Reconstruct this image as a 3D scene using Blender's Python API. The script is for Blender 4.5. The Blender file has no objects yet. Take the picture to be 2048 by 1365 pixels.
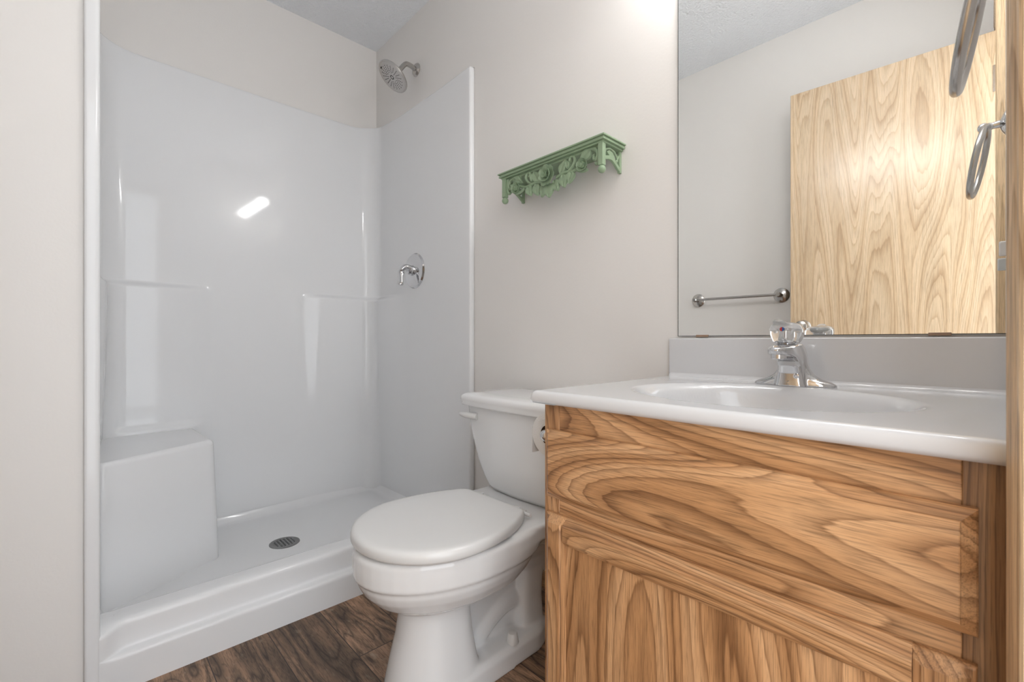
import bpy, bmesh, math, random
from mathutils import Vector, Matrix
R = math.radians; PI = math.pi
sc = bpy.context.scene; COL = sc.collection
rnd = random.Random(7)

# ---------------------------------------------------------------- camera, light, exposure
H = 0.858                       # eye height; x = towards the mirror wall, y = towards the shower
cd = bpy.data.cameras.new('camera'); cam = bpy.data.objects.new('camera', cd); COL.objects.link(cam)
cam.location = (0, 0, H); cam.rotation_euler = (R(90), 0, R(46.46 - 90))
cd.sensor_width = 36; cd.lens = 908 / 2048 * 36; cd.clip_start = 0.02
cd.dof.use_dof = True; cd.dof.focus_distance = 1.0; cd.dof.aperture_fstop = 8
sc.camera = cam
w = bpy.data.worlds.new('world'); sc.world = w; w.use_nodes = True
w.node_tree.nodes['Background'].inputs[0].default_value = (0.93, 0.965, 1.0, 1)
w.node_tree.nodes['Background'].inputs[1].default_value = 2.75
sc.view_settings.view_transform = 'Standard'; sc.view_settings.look = 'None'
sc.view_settings.gamma = 1; sc.view_settings.use_curve_mapping = False
sc.view_settings.exposure = 0.37
BULB = 50.0

# ---------------------------------------------------------------- materials
def nodes(name):
    m = bpy.data.materials.new(name); m.use_nodes = True
    nt = m.node_tree; return m, nt, nt.nodes, nt.links, nt.nodes['Principled BSDF']
def setp(b, col=None, rough=None, metal=None, coat=None, **k):
    if col is not None: b.inputs['Base Color'].default_value = (*col, 1)
    if rough is not None: b.inputs['Roughness'].default_value = rough
    if metal is not None: b.inputs['Metallic'].default_value = metal
    if coat is not None: b.inputs['Coat Weight'].default_value = coat; b.inputs['Coat Roughness'].default_value = 0.04
    for a, v in k.items(): b.inputs[a.replace('_', ' ')].default_value = v
def plain(name, col, rough=0.4, metal=0.0, var=0.03, vscale=6.0, bump=0.0, bscale=60.0, bdist=0.002, **k):
    m, nt, N, L, b = nodes(name); setp(b, col, rough, metal, **k)
    tc = N.new('ShaderNodeTexCoord')
    n = N.new('ShaderNodeTexNoise'); n.inputs['Scale'].default_value = vscale; L.new(tc.outputs['Object'], n.inputs['Vector'])
    mr = N.new('ShaderNodeMapRange'); mr.inputs['To Min'].default_value = 1 - var; mr.inputs['To Max'].default_value = 1 + var
    L.new(n.outputs['Fac'], mr.inputs['Value'])
    mx = N.new('ShaderNodeVectorMath'); mx.operation = 'SCALE'; mx.inputs[0].default_value = col
    L.new(mr.outputs[0], mx.inputs['Scale']); L.new(mx.outputs[0], b.inputs['Base Color'])
    if bump:
        n2 = N.new('ShaderNodeTexNoise'); n2.inputs['Scale'].default_value = bscale; n2.inputs['Detail'].default_value = 3
        L.new(tc.outputs['Object'], n2.inputs['Vector'])
        bp = N.new('ShaderNodeBump'); bp.inputs['Strength'].default_value = bump; bp.inputs['Distance'].default_value = bdist
        L.new(n2.outputs['Fac'], bp.inputs['Height']); L.new(bp.outputs[0], b.inputs['Normal'])
    return m
def oak(name, light, mid, dark, axis='z', seed=0.0, rough=0.40, ring=13.0, across=6.0, along=0.8, pore=0.35, coat=0.1, wob=0.22, fine=1.0):
    m, nt, N, L, b = nodes(name); setp(b, rough=rough, coat=coat)
    tc = N.new('ShaderNodeTexCoord')
    ad = N.new('ShaderNodeVectorMath'); ad.operation = 'ADD'; ad.inputs[1].default_value = (seed * 1.37, seed * 2.11, seed * 0.73)
    L.new(tc.outputs['Object'], ad.inputs[0])
    def scaled(ac, al):
        v = N.new('ShaderNodeVectorMath'); v.operation = 'MULTIPLY'
        v.inputs[1].default_value = tuple(al if a == axis else ac for a in 'xyz')
        L.new(ad.outputs[0], v.inputs[0]); return v.outputs[0]
    def noise(ac, al, det=2.0, dist=0.0, rough_=0.5):
        n = N.new('ShaderNodeTexNoise'); n.inputs['Scale'].default_value = 1; n.inputs['Detail'].default_value = det
        n.inputs['Distortion'].default_value = dist; n.inputs['Roughness'].default_value = rough_; L.new(scaled(ac, al), n.inputs['Vector']); return n.outputs['Fac']
    def math_(op, a, bb, c=None):
        n = N.new('ShaderNodeMath'); n.operation = op
        for k, q in enumerate((a, bb, c)):
            if q is None: continue
            if isinstance(q, (int, float)): n.inputs[k].default_value = q
            else: L.new(q, n.inputs[k])
        return n.outputs[0]
    def ramp(f, pts):
        c = N.new('ShaderNodeValToRGB'); e = c.color_ramp.elements
        e[0].position = pts[0][0]; e[0].color = (*pts[0][1], 1); e[1].position = pts[-1][0]; e[1].color = (*pts[-1][1], 1)
        for p, col in pts[1:-1]: x = e.new(p); x.color = (*col, 1)
        L.new(f, c.inputs[0]); return c.outputs[0]
    def mixc(kind, f, a, bb):
        x = N.new('ShaderNodeMix'); x.data_type = 'RGBA'; x.blend_type = kind; x.inputs['Factor'].default_value = f
        L.new(a, x.inputs['A']); L.new(bb, x.inputs['B']); return x.outputs['Result']
    field = noise(across, along, 1.0, 0.2, 0.3)
    wobn = noise(120, 6, 2)
    f1 = math_('FRACT', math_('ADD', math_('MULTIPLY', field, ring), math_('MULTIPLY', wobn, wob)), 0)       # broad growth bands
    f2 = math_('FRACT', math_('ADD', math_('MULTIPLY', field, ring * 4.0), math_('MULTIPLY', wobn, wob * 2.2)), 0)    # fine lines that follow them
    dm = tuple(a * 0.5 + c * 0.5 for a, c in zip(mid, dark))
    base = ramp(f1, [(0.0, dm), (0.18, mid), (0.55, light), (0.85, mid), (1.0, dm)])
    ln = ramp(f2, [(0.0, (1.04,) * 3), (0.50, (1.0,) * 3), (0.80, tuple(d / m_ for d, m_ in zip(dm, mid))), (0.93, tuple(d / m_ for d, m_ in zip(dark, mid))), (1.0, (1.0,) * 3)])
    col = mixc('MULTIPLY', 0.75, base, ln)
    pf = noise(900 * fine, 22 * fine, 2.5, 0, 0.6)
    col = mixc('MULTIPLY', 1.0, col, ramp(pf, [(0.37, (1 - pore,) * 3), (0.50, (1, 1, 1))]))
    pf2 = noise(320 * fine, 9 * fine, 2.0)
    col = mixc('MULTIPLY', 1.0, col, ramp(pf2, [(0.30, (1 - pore * 0.7,) * 3), (0.48, (1, 1, 1))]))
    mr = N.new('ShaderNodeMapRange'); mr.inputs['To Min'].default_value = 0.80; mr.inputs['To Max'].default_value = 1.2; L.new(noise(18, 1.5), mr.inputs['Value'])
    sv = N.new('ShaderNodeVectorMath'); sv.operation = 'SCALE'; L.new(col, sv.inputs[0]); L.new(mr.outputs[0], sv.inputs['Scale'])
    L.new(sv.outputs[0], b.inputs['Base Color'])
    bp = N.new('ShaderNodeBump'); bp.inputs['Strength'].default_value = 0.2; bp.inputs['Distance'].default_value = 0.0005
    L.new(pf, bp.inputs['Height']); L.new(bp.outputs[0], b.inputs['Normal'])
    return m
def planks():
    m, nt, N, L, b = nodes('vinyl_planks'); setp(b, rough=0.45)
    tc = N.new('ShaderNodeTexCoord')
    mp = N.new('ShaderNodeMapping'); mp.inputs['Rotation'].default_value = (0, 0, R(90)); mp.inputs['Location'].default_value = (0.33, 0.052, 0)
    L.new(tc.outputs['Object'], mp.inputs[0])
    br = N.new('ShaderNodeTexBrick'); br.offset = 0.37; br.inputs['Scale'].default_value = 1
    br.inputs['Brick Width'].default_value = 0.62; br.inputs['Row Height'].default_value = 0.15; br.inputs['Mortar Size'].default_value = 0.0014
    br.inputs['Mortar Smooth'].default_value = 0.3; br.inputs['Bias'].default_value = 0
    br.inputs['Color1'].default_value = (0, 0, 0, 1); br.inputs['Color2'].default_value = (1, 1, 1, 1); br.inputs['Mortar'].default_value = (0.5, 0.5, 0.5, 1)
    L.new(mp.outputs[0], br.inputs['Vector'])
    # per plank shift of the grain
    s = N.new('ShaderNodeVectorMath'); s.operation = 'SCALE'; s.inputs['Scale'].default_value = 7.3; L.new(br.outputs['Color'], s.inputs[0])
    ad = N.new('ShaderNodeVectorMath'); L.new(s.outputs[0], ad.inputs[0]); L.new(mp.outputs[0], ad.inputs[1])
    def sca(a, bb):
        v = N.new('ShaderNodeVectorMath'); v.operation = 'MULTIPLY'; v.inputs[1].default_value = (a, bb, bb); L.new(ad.outputs[0], v.inputs[0]); return v.outputs[0]
    n1 = N.new('ShaderNodeTexNoise'); n1.inputs['Scale'].default_value = 1; n1.inputs['Detail'].default_value = 2; n1.inputs['Distortion'].default_value = 0.35; L.new(sca(1.5, 8.5), n1.inputs['Vector'])
    ml = N.new('ShaderNodeMath'); ml.operation = 'MULTIPLY'; ml.inputs[1].default_value = 20; L.new(n1.outputs['Fac'], ml.inputs[0])
    fr = N.new('ShaderNodeMath'); fr.operation = 'PINGPONG'; fr.inputs[1].default_value = 1; L.new(ml.outputs[0], fr.inputs[0])
    cr = N.new('ShaderNodeValToRGB'); e = cr.color_ramp.elements
    e[0].position = 0; e[0].color = (0.080, 0.046, 0.028, 1); e[1].position = 1; e[1].color = (0.37, 0.225, 0.14, 1)
    x = e.new(0.14); x.color = (0.19, 0.118, 0.074, 1); x = e.new(0.6); x.color = (0.29, 0.175, 0.108, 1)
    L.new(fr.outputs[0], cr.inputs[0])
    # blotches, scrapes
    n3 = N.new('ShaderNodeTexNoise'); n3.inputs['Scale'].default_value = 1; n3.inputs['Detail'].default_value = 5; L.new(sca(5, 9), n3.inputs['Vector'])
    mr = N.new('ShaderNodeMapRange'); mr.inputs['From Min'].default_value = 0.3; mr.inputs['From Max'].default_value = 0.7; mr.inputs['To Min'].default_value = 0.45; mr.inputs['To Max'].default_value = 1.5; L.new(n3.outputs['Fac'], mr.inputs['Value'])
    sv = N.new('ShaderNodeVectorMath'); sv.operation = 'SCALE'; L.new(cr.outputs[0], sv.inputs[0]); L.new(mr.outputs[0], sv.inputs['Scale'])
    n4 = N.new('ShaderNodeTexNoise'); n4.inputs['Scale'].default_value = 1; n4.inputs['Detail'].default_value = 3; n4.inputs['Distortion'].default_value = 1.5; L.new(sca(22, 210), n4.inputs['Vector'])
    c4 = N.new('ShaderNodeValToRGB'); e = c4.color_ramp.elements; e[0].position = 0.36; e[0].color = (0.45, 0.44, 0.44, 1); e[1].position = 0.55; e[1].color = (1.0, 1.0, 1.0, 1); L.new(n4.outputs['Fac'], c4.inputs[0])
    mx = N.new('ShaderNodeMix'); mx.data_type = 'RGBA'; mx.blend_type = 'MULTIPLY'; mx.inputs['Factor'].default_value = 0.9
    L.new(sv.outputs[0], mx.inputs['A']); L.new(c4.outputs[0], mx.inputs['B'])
    n5 = N.new('ShaderNodeTexNoise'); n5.inputs['Scale'].default_value = 1; n5.inputs['Detail'].default_value = 6; L.new(sca(22, 45), n5.inputs['Vector'])
    c5 = N.new('ShaderNodeValToRGB'); e = c5.color_ramp.elements; e[0].position = 0.62; e[0].color = (0, 0, 0, 1); e[1].position = 0.75; e[1].color = (0.6, 0.6, 0.6, 1); L.new(n5.outputs['Fac'], c5.inputs[0])
    m2 = N.new('ShaderNodeMix'); m2.data_type = 'RGBA'; m2.inputs['B'].default_value = (0.42, 0.33, 0.24, 1); L.new(c5.outputs[0], m2.inputs['Factor']); L.new(mx.outputs['Result'], m2.inputs['A'])
    # plank tone and joints
    tr = N.new('ShaderNodeMapRange'); tr.inputs['To Min'].default_value = 0.66; tr.inputs['To Max'].default_value = 1.3; L.new(br.outputs['Color'], tr.inputs['Value'])
    s2 = N.new('ShaderNodeVectorMath'); s2.operation = 'SCALE'; L.new(m2.outputs['Result'], s2.inputs[0]); L.new(tr.outputs[0], s2.inputs['Scale'])
    m3 = N.new('ShaderNodeMix'); m3.data_type = 'RGBA'; m3.inputs['B'].default_value = (0.03, 0.02, 0.015, 1); L.new(br.outputs['Fac'], m3.inputs['Factor']); L.new(s2.outputs[0], m3.inputs['A'])
    L.new(m3.outputs['Result'], b.inputs['Base Color'])
    bp = N.new('ShaderNodeBump'); bp.inputs['Strength'].default_value = 0.3; bp.inputs['Distance'].default_value = 0.001
    L.new(n4.outputs['Fac'], bp.inputs['Height']); L.new(bp.outputs[0], b.inputs['Normal'])
    return m

WALL = (0.81, 0.785, 0.76)
M = dict(
    wall=plain('wall_paint', WALL, 0.75, var=0.012, vscale=2, bump=0.12, bscale=140),
    ceiling=plain('textured_ceiling', (0.88, 0.90, 0.93), 0.9, var=0.02, bump=1.0, bscale=110, bdist=0.007),
    acrylic=plain('white_gelcoat', (0.80, 0.805, 0.815), 0.06, var=0.008, vscale=3, Specular_IOR_Level=0.3),
    marble=plain('white_cultured_marble', (0.66, 0.665, 0.68), 0.13, var=0.008, vscale=8, coat=0.3),
    porcelain=plain('white_porcelain', (0.80, 0.805, 0.81), 0.07, var=0.005, coat=0.3),
    plastic=plain('white_plastic', (0.72, 0.72, 0.715), 0.22, var=0.005),
    paper=plain('tissue_paper', (0.78, 0.78, 0.775), 0.95, var=0.02, bump=0.5, bscale=300),
    card=plain('cardboard', (0.16, 0.10, 0.06), 0.9),
    chrome=plain('polished_chrome', (0.66, 0.66, 0.67), 0.06, 1.0, var=0.01),
    nickel=plain('brushed_nickel', (0.50, 0.48, 0.46), 0.22, 1.0, var=0.02, vscale=40),
    steel=plain('drain_steel', (0.24, 0.24, 0.24), 0.32, 1.0, var=0.05, vscale=60),
    dark=plain('dark_rubber_and_hole_shade', (0.012, 0.012, 0.013), 0.6),
    green=plain('sage_green_paint', (0.285, 0.385, 0.250), 0.48, var=0.08, vscale=30, bump=0.3, bscale=120),
    mirror=plain('mirror_silver', (0.965, 0.98, 0.972), 0.0, 1.0, var=0.0),
    edge=plain('mirror_edge', (0.03, 0.035, 0.035), 0.3),
    clip=plain('clear_amber_clip', (0.30, 0.20, 0.14), 0.25, var=0.05),
    caulk=plain('grey_caulk', (0.25, 0.25, 0.24), 0.7),
    red=plain('red_dot', (0.45, 0.03, 0.03), 0.3), blue=plain('blue_dot', (0.02, 0.09, 0.30), 0.3),
    floor=planks(),
)
m, nt, N, L, b = nodes('clear_acrylic'); setp(b, (0.93, 0.93, 0.93), 0.05, 0.0, Transmission_Weight=0.75, IOR=1.45); M['clear'] = m
m, nt, N, L, b = nodes('lit_bulb_glass'); setp(b, (0.9, 0.9, 0.88), 0.2)
b.inputs['Emission Color'].default_value = (1.0, 0.995, 0.985, 1); b.inputs['Emission Strength'].default_value = BULB; M['bulb'] = m
CL, CM, CD = (0.66, 0.385, 0.195), (0.52, 0.272, 0.120), (0.20, 0.085, 0.030)
def cab(ax, seed, **k): return oak('honey_oak_' + ax + str(seed), CL, CM, CD, ax, seed, **k)
M['door'] = oak('pale_oak_veneer', (0.70, 0.535, 0.36), (0.65, 0.48, 0.31), (0.47, 0.315, 0.18), 'z', 3.3, rough=0.27, ring=15, across=7.0, along=0.45, pore=0.22, coat=0.0)
M['door'].node_tree.nodes['Principled BSDF'].inputs['Specular IOR Level'].default_value = 0.8
M['casing'] = oak('oak_casing', (0.80, 0.60, 0.38), (0.70, 0.50, 0.30), (0.46, 0.29, 0.15), 'z', 9.1, rough=0.45, ring=8, across=14, along=0.5, pore=0.3)
M['base'] = oak('oak_baseboard', (0.45, 0.27, 0.13), (0.36, 0.20, 0.09), (0.24, 0.12, 0.05), 'y', 5.1)

# ---------------------------------------------------------------- mesh helpers
class MB:
    def __init__(s): s.bm = bmesh.new(); s.mats = []
    def mi(s, m):
        if m is None: return 0
        if m not in s.mats: s.mats.append(m)
        return s.mats.index(m)
    def face(s, vs, mi=0):
        try: f = s.bm.faces.new(vs); f.material_index = mi; return f
        except ValueError: return None
    def box(s, x0, x1, y0, y1, z0, z1, m=None):
        k = s.mi(m); v = [s.bm.verts.new(p) for p in ((x0,y0,z0),(x1,y0,z0),(x1,y1,z0),(x0,y1,z0),(x0,y0,z1),(x1,y0,z1),(x1,y1,z1),(x0,y1,z1))]
        for q in ((0,3,2,1),(4,5,6,7),(0,1,5,4),(1,2,6,5),(2,3,7,6),(3,0,4,7)): s.face([v[i] for i in q], k)
        return s
    def loft(s, rings, cap0=True, cap1=True, closed=True, m=None):
        k = s.mi(m); vr = [[s.bm.verts.new(p) for p in r] for r in rings]; n = len(rings[0])
        for a, b2 in zip(vr, vr[1:]):
            for i in range(n if closed else n - 1):
                j = (i + 1) % n; s.face([a[i], a[j], b2[j], b2[i]], k)
        if cap0: s.face(vr[0][::-1], k)
        if cap1: s.face(vr[-1], k)
        return s
    def frame(s, o, z, x=None):
        z = Vector(z).normalized(); t = Vector(x) if x else (Vector((0,0,1)) if abs(z.z) < 0.9 else Vector((1,0,0)))
        xx = (t - z * t.dot(z)).normalized(); yy = z.cross(xx); return Vector(o), xx, yy, z
    def lathe(s, o, axis, prof, n=32, m=None, cap0=True, cap1=True, sx=1.0, sy=1.0, x=None):
        O, X, Y, Z = s.frame(o, axis, x)
        rings = [[O + X * (r * math.cos(2*PI*i/n) * sx) + Y * (r * math.sin(2*PI*i/n) * sy) + Z * h for i in range(n)] for r, h in prof]
        return s.loft(rings, cap0, cap1, m=m)
    def sphere(s, o, r, n=16, m=None, sc3=(1,1,1)):
        rings = []
        for j in range(1, n):
            a = PI * j / n; rings.append([Vector(o) + Vector((r*math.sin(a)*math.cos(2*PI*i/(2*n))*sc3[0], r*math.sin(a)*math.sin(2*PI*i/(2*n))*sc3[1], -r*math.cos(a)*sc3[2])) for i in range(2*n)])
        return s.loft(rings, m=m)
    def tube(s, pts, rad, n=12, m=None, caps=True, flat=1.0, up=None, closed=False):
        pts = [Vector(p) for p in pts]; rads = rad if isinstance(rad, (list, tuple)) else [rad] * len(pts); rings = []; X = None; L_ = len(pts)
        for i, p in enumerate(pts):
            if closed: t = (pts[(i+1) % L_] - pts[i-1]).normalized()
            else: t = (pts[min(i+1, L_-1)] - pts[max(i-1, 0)]).normalized()
            if up is not None: X = (Vector(up) - t * t.dot(Vector(up))).normalized()
            elif X is None:
                a = Vector((0,0,1)) if abs(t.z) < 0.9 else Vector((1,0,0)); X = (a - t * a.dot(t)).normalized()
            else: X = (X - t * X.dot(t)).normalized()
            Y = t.cross(X); rings.append([p + X * (rads[i] * flat * math.cos(2*PI*k/n)) + Y * (rads[i] * math.sin(2*PI*k/n)) for k in range(n)])
        if closed: rings.append(rings[0]); 
        s.loft(rings, caps and not closed, caps and not closed, m=m)
        if closed: bmesh.ops.remove_doubles(s.bm, verts=s.bm.verts, dist=1e-6)
        return s
    def prism(s, poly, fn, d0, d1, m=None):      # poly 2-D, fn(a, b, d) -> point
        return s.loft([[fn(a, b2, d0) for a, b2 in poly], [fn(a, b2, d1) for a, b2 in poly]], m=m)
    def grid(s, P, m=None, flip=False):
        k = s.mi(m); v = [[s.bm.verts.new(p) for p in r] for r in P]
        for a, b2 in zip(v, v[1:]):
            for i in range(len(a) - 1):
                q = [a[i], a[i+1], b2[i+1], b2[i]]; s.face(q[::-1] if flip else q, k)
        return s
def wloc(o):
    p = Vector((0,0,0))
    while o: p += o.location; o = o.parent
    return p
def obj(name, mb, mat, parent=None, bevel=0, seg=3, smooth=35, remesh=0, sm=0, sub=0, solid=0, loc=None, recalc=True):
    me = bpy.data.meshes.new(name)
    off = wloc(parent) if parent else Vector(loc or (0,0,0))
    if recalc: bmesh.ops.recalc_face_normals(mb.bm, faces=mb.bm.faces)
    for v in mb.bm.verts: v.co -= off
    mb.bm.to_mesh(me); mb.bm.free()
    ms = mb.mats if mb.mats else [mat]
    for m_ in ms: me.materials.append(m_ if m_ is not None else mat)
    for p in me.polygons: p.use_smooth = True
    me.set_sharp_from_angle(angle=R(smooth))
    o = bpy.data.objects.new(name, me); COL.objects.link(o)
    if parent: o.parent = parent
    else: o.location = off
    if solid: d = o.modifiers.new('solid', 'SOLIDIFY'); d.thickness = solid; d.offset = 0
    if remesh:
        d = o.modifiers.new('remesh', 'REMESH'); d.mode = 'VOXEL'; d.voxel_size = remesh; d.use_smooth_shade = True
        d = o.modifiers.new('smooth', 'CORRECTIVE_SMOOTH' if False else 'SMOOTH'); d.factor = 0.5; d.iterations = sm or 6
    if bevel:
        d = o.modifiers.new('bevel', 'BEVEL'); d.width = bevel; d.segments = seg; d.limit_method = 'ANGLE'; d.angle_limit = R(40); d.harden_normals = False
    if sub: d = o.modifiers.new('sub', 'SUBSURF'); d.levels = sub; d.render_levels = sub
    return o
def tag(o, label, cat, group=None):
    o['label'] = label; o['category'] = cat
    if group: o['group'] = group
    return o
def thing(name, loc, label, cat, group=None):
    o = bpy.data.objects.new(name, None); COL.objects.link(o); o.location = loc; o.empty_display_size = 0.05
    return tag(o, label, cat, group)
def struct(name, mb, mat, parent=None, **k):
    o = obj(name, mb, mat, parent, **k)
    if not parent: o['kind'] = 'structure'
    return o
def ss(a, b2, x):
    t = max(0.0, min(1.0, (x - a) / (b2 - a))); return t * t * (3 - 2 * t)
def lerp(a, b2, t): return a + (b2 - a) * t
def bez(p, n=12):      # Catmull-Rom through points
    p = [Vector(q) for q in p]; out = []
    for i in range(len(p) - 1):
        a, b2, c, d = p[max(i-1,0)], p[i], p[i+1], p[min(i+2,len(p)-1)]
        for k in range(n):
            t = k / n; out.append(0.5 * ((2*b2) + (c-a)*t + (2*a-5*b2+4*c-d)*t*t + (3*b2-a-3*c+d)*t**3))
    out.append(p[-1]); return out

# ---------------------------------------------------------------- the room
XB, YA, XO, YC, YF, CH = 1.174, 2.314, -0.294, -0.028, 1.467, 2.441   # mirror wall, shower wall, opposite wall, door wall, shower front, ceiling
T = 0.1
DX0, DX1, DH = -0.212, 0.552, 2.045                                    # doorway
struct('floor', MB().box(XO-T, XB+T, YC-0.9, YA+T, -0.05, 0), M['floor'])
struct('ceiling', MB().box(XO-T, XB+T, YC-0.13, YA+T, CH, CH+0.05), M['ceiling'])
struct('wall_right', MB().box(XB, XB+T, YC-0.12, YA+T, 0, CH), M['wall'])
struct('wall_back', MB().box(XO, XB, YA, YA+T, 0, CH), M['wall'])
struct('wall_opposite', MB().box(XO-T, XO, YC-0.12, YA+T, 0, CH), M['wall'])
struct('wall_left', MB().box(XO, 0.0055, YF+0.004, YA, 0, CH), M['wall'])
f = MB(); f.box(XO, DX0-0.02, YC-0.12, YC, 0, CH); f.box(DX1+0.02, XB, YC-0.12, YC, 0, CH); f.box(DX0-0.02, DX1+0.02, YC-0.12, YC, DH+0.02, CH)
struct('wall_front', f, M['wall'])
# door frame: jambs, stops and moulded casing
f = MB(); f.box(DX1, DX1+0.02, YC-0.125, YC, 0, DH); f.box(DX0-0.02, DX0, YC-0.125, YC, 0, DH); f.box(DX0-0.02, DX1+0.02, YC-0.125, YC, DH, DH+0.02)
f.box(DX1-0.011, DX1, YC-0.085, YC-0.05, 0, DH-0.011); f.box(DX0, DX0+0.011, YC-0.085, YC-0.05, 0, DH-0.011); f.box(DX0, DX1, YC-0.085, YC-0.05, DH-0.011, DH)
struct('trim_1', f, M['casing'], bevel=0.0015)
prof = [(0,0),(0,0.009),(0.003,0.0115),(0.010,0.0125),(0.014,0.0115),(0.017,0.0135),(0.026,0.0165),(0.034,0.0165),(0.038,0.0145),(0.041,0.0165),(0.046,0.0178),(0.053,0.0178),(0.057,0.0155),(0.057,0)]
def casing(xin, sgn, lean=0.0):
    mb = MB()
    mb.loft([[(xin + sgn*(0.005 + a) + lean*(z-H), YC + b2, z) for a, b2 in prof] for z in (0, DH+0.0)])
    return mb
struct('trim_2', casing(DX1, 1, 0.0), M['casing'], smooth=20)
struct('trim_3', casing(DX0, -1), M['casing'], smooth=20)
struct('trim_4', MB().loft([[(x, YC + b2, DH + 0.005 + a) for a, b2 in prof] for x in (DX0-0.062, DX1+0.062)]), M['casing'], smooth=20)
def baseboard(name, pts, mat):
    struct(name, pts, mat, bevel=0.003)
baseboard('baseboard_right', MB().box(XB-0.012, XB, 0.585, YF-0.001, 0, 0.058), M['base'])
baseboard('baseboard_opposite', MB().box(XO, XO+0.012, YC+0.001, YF+0.003, 0, 0.058), M['base'])
baseboard('baseboard_left', MB().box(XO+0.013, 0.0, YF-0.0085, YF+0.0035, 0, 0.050), M['base'])

# the open oak door, swung against the opposite wall
ang = math.atan2(0.6566 + 0.039, -0.122 + 0.163)
door = struct('door_1', MB().box(0, 0.6935, 0.0, 0.035, 0.012, 2.030), M['door'], loc=(0,0,0), bevel=0.0015)
door.location = (-0.163, -0.036, 0); door.rotation_euler = (0, 0, ang)
def dobj(name, mb, mat, par=None, **k):
    o = obj(name, mb, mat, None, **k); o.parent = par or door; return o
for sy, y0 in ((-1, 0.0), (1, 0.035)):
    kb = MB(); kb.lathe((0.640, y0, 0.925), (0, sy, 0), [(0.031,0),(0.031,0.004),(0.027,0.009),(0.013,0.012),(0.011,0.026),(0.014,0.033),(0.025,0.040),(0.0275,0.050),(0.025,0.060),(0.014,0.066),(0.0,0.067)], 32, cap1=False)
    dobj('door_knob', kb, M['nickel'])
for z in (1.85, 1.07, 0.28):
    hb = MB(); hb.box(-0.0015, 0.0, -0.0018, 0.030, z-0.05, z+0.05); hb.box(-0.0015, 0.028, -0.0018, 0.0, z-0.05, z+0.05) if z > 1.5 else None
    hb.lathe((-0.004, 0.038, z-0.052), (0,0,1), [(0.006,0),(0.006,0.104)], 12)
    dobj('hinge', hb, M['nickel'])
# strike plate on the latch jamb
struct('trim_5', MB().loft([[(DX1-0.0015, YC-0.06, z), (DX1-0.0015, YC-0.004, z), (DX1-0.003, YC+0.003+0.003*e, z), (DX1-0.0045, YC+0.0055*e+0.002, z), (DX1+0.0005, YC-0.004, z)] for z, e in ((0.905,0.0),(0.913,0.7),(0.925,1),(0.945,1),(0.957,0.7),(0.965,0.0))]), M['steel'], smooth=50)

# ---------------------------------------------------------------- shower stall
XL, XR, YBK = 0.034, 1.150, 2.282
sh = thing('shower_stall', (0.59, 1.9, 0), 'white one-piece shower stall with moulded seat and low step, filling the end of the room', 'shower')
def plan():
    pts = []
    def arc(cx, cy, r, a0, a1, n):
        for i in range(n + 1):
            a = R(lerp(a0, a1, i / n)); pts.append((cx + r * math.cos(a), cy + r * math.sin(a)))
    # left lip bead, left wall, left rear corner, rear wall, right rear corner, right wall, right lip bead
    pts.append((0.0056, YF + 0.006)); arc(0.0116, YF - 0.004, 0.006, 180, 270, 5); arc(XL - 0.010, YF, 0.010, 270, 360, 6)
    for i in range(1, 26): pts.append((XL + 0.008 * i / 26, lerp(YF, YBK - 0.085, i / 26)))
    arc(XL + 0.008 + 0.085, YBK - 0.085, 0.085, 180, 90, 14)
    for i in range(1, 44): pts.append((lerp(XL + 0.093, XR - 0.088, i / 44), YBK + 0.006 * math.sin(PI * i / 44)))
    arc(XR - 0.088, YBK - 0.085, 0.085, 90, 0, 14)
    for i in range(1, 26): pts.append((XR - 0.003 + 0.003 * i / 26, lerp(YBK - 0.085, YF, i / 26)))
    arc(XR + 0.010, YF, 0.010, 180, 270, 6); arc(XB - 0.0065, YF - 0.004, 0.006, 270, 360, 5); pts.append((XB - 0.0008, YF + 0.012))
    return pts
PL = plan()
zs = [0.03, 0.10, 0.2, 0.35, 0.49, 0.502, 0.509, 0.516, 0.523, 0.530, 0.537, 0.56, 0.7, 0.9, 1.0, 1.04] + [1.055 + 0.0035 * i for i in range(13)] + [1.11, 1.13, 1.2, 1.35, 1.5, 1.65, 1.8, 1.9, 1.94, 1.96]
def ledge_depth(x, y):
    if y < 1.9: side = 0.0
    else: side = ss(1.95, 2.2, y)
    dl = 1 - ss(0.30, 0.41, x); dr = ss(0.765, 0.87, x)
    return 0.027 * max(dl, dr) * side
P = []
def ztop(x, y): return 1.976 + 0.014 * max(1 - ss(0.04, 0.16, x), ss(1.02, 1.12, x) * ss(2.0, 2.25, y)) + 0.006 * (1 - ss(1.47, 1.7, y))
for z in zs + ['t1', 't2', 't3']:
    row = []
    for i, (x, y) in enumerate(PL):
        a = PL[max(i-1, 0)]; c = PL[min(i+1, len(PL)-1)]; tx, ty = c[0]-a[0], c[1]-a[1]; l = math.hypot(tx, ty); nx, ny = ty / l, -tx / l   # into the room
        zt = ztop(x, y); lip = (y < YF + 0.002)
        if isinstance(z, float) or isinstance(z, int):
            d = 0 if lip else ledge_depth(x, y) * (1 - ss(1.066, 1.094, z)) * ss(0.05, 1.0, z)
            if y > 2.15 and not lip: d += 0.020 * (1 - ss(0.335, 0.375, x)) * (1 - ss(0.503, 0.538, z)) * ss(0.05, 0.12, x)
            row.append((x + nx*d, y + ny*d, z))
        else:
            k = {'t1': (0.0, -0.006), 't2': (-0.002, -0.0015), 't3': (-0.007, 0.0)}[z]
            row.append((x + nx*k[0], y + ny*k[0], zt + k[1]))
    P.append(row)
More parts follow.
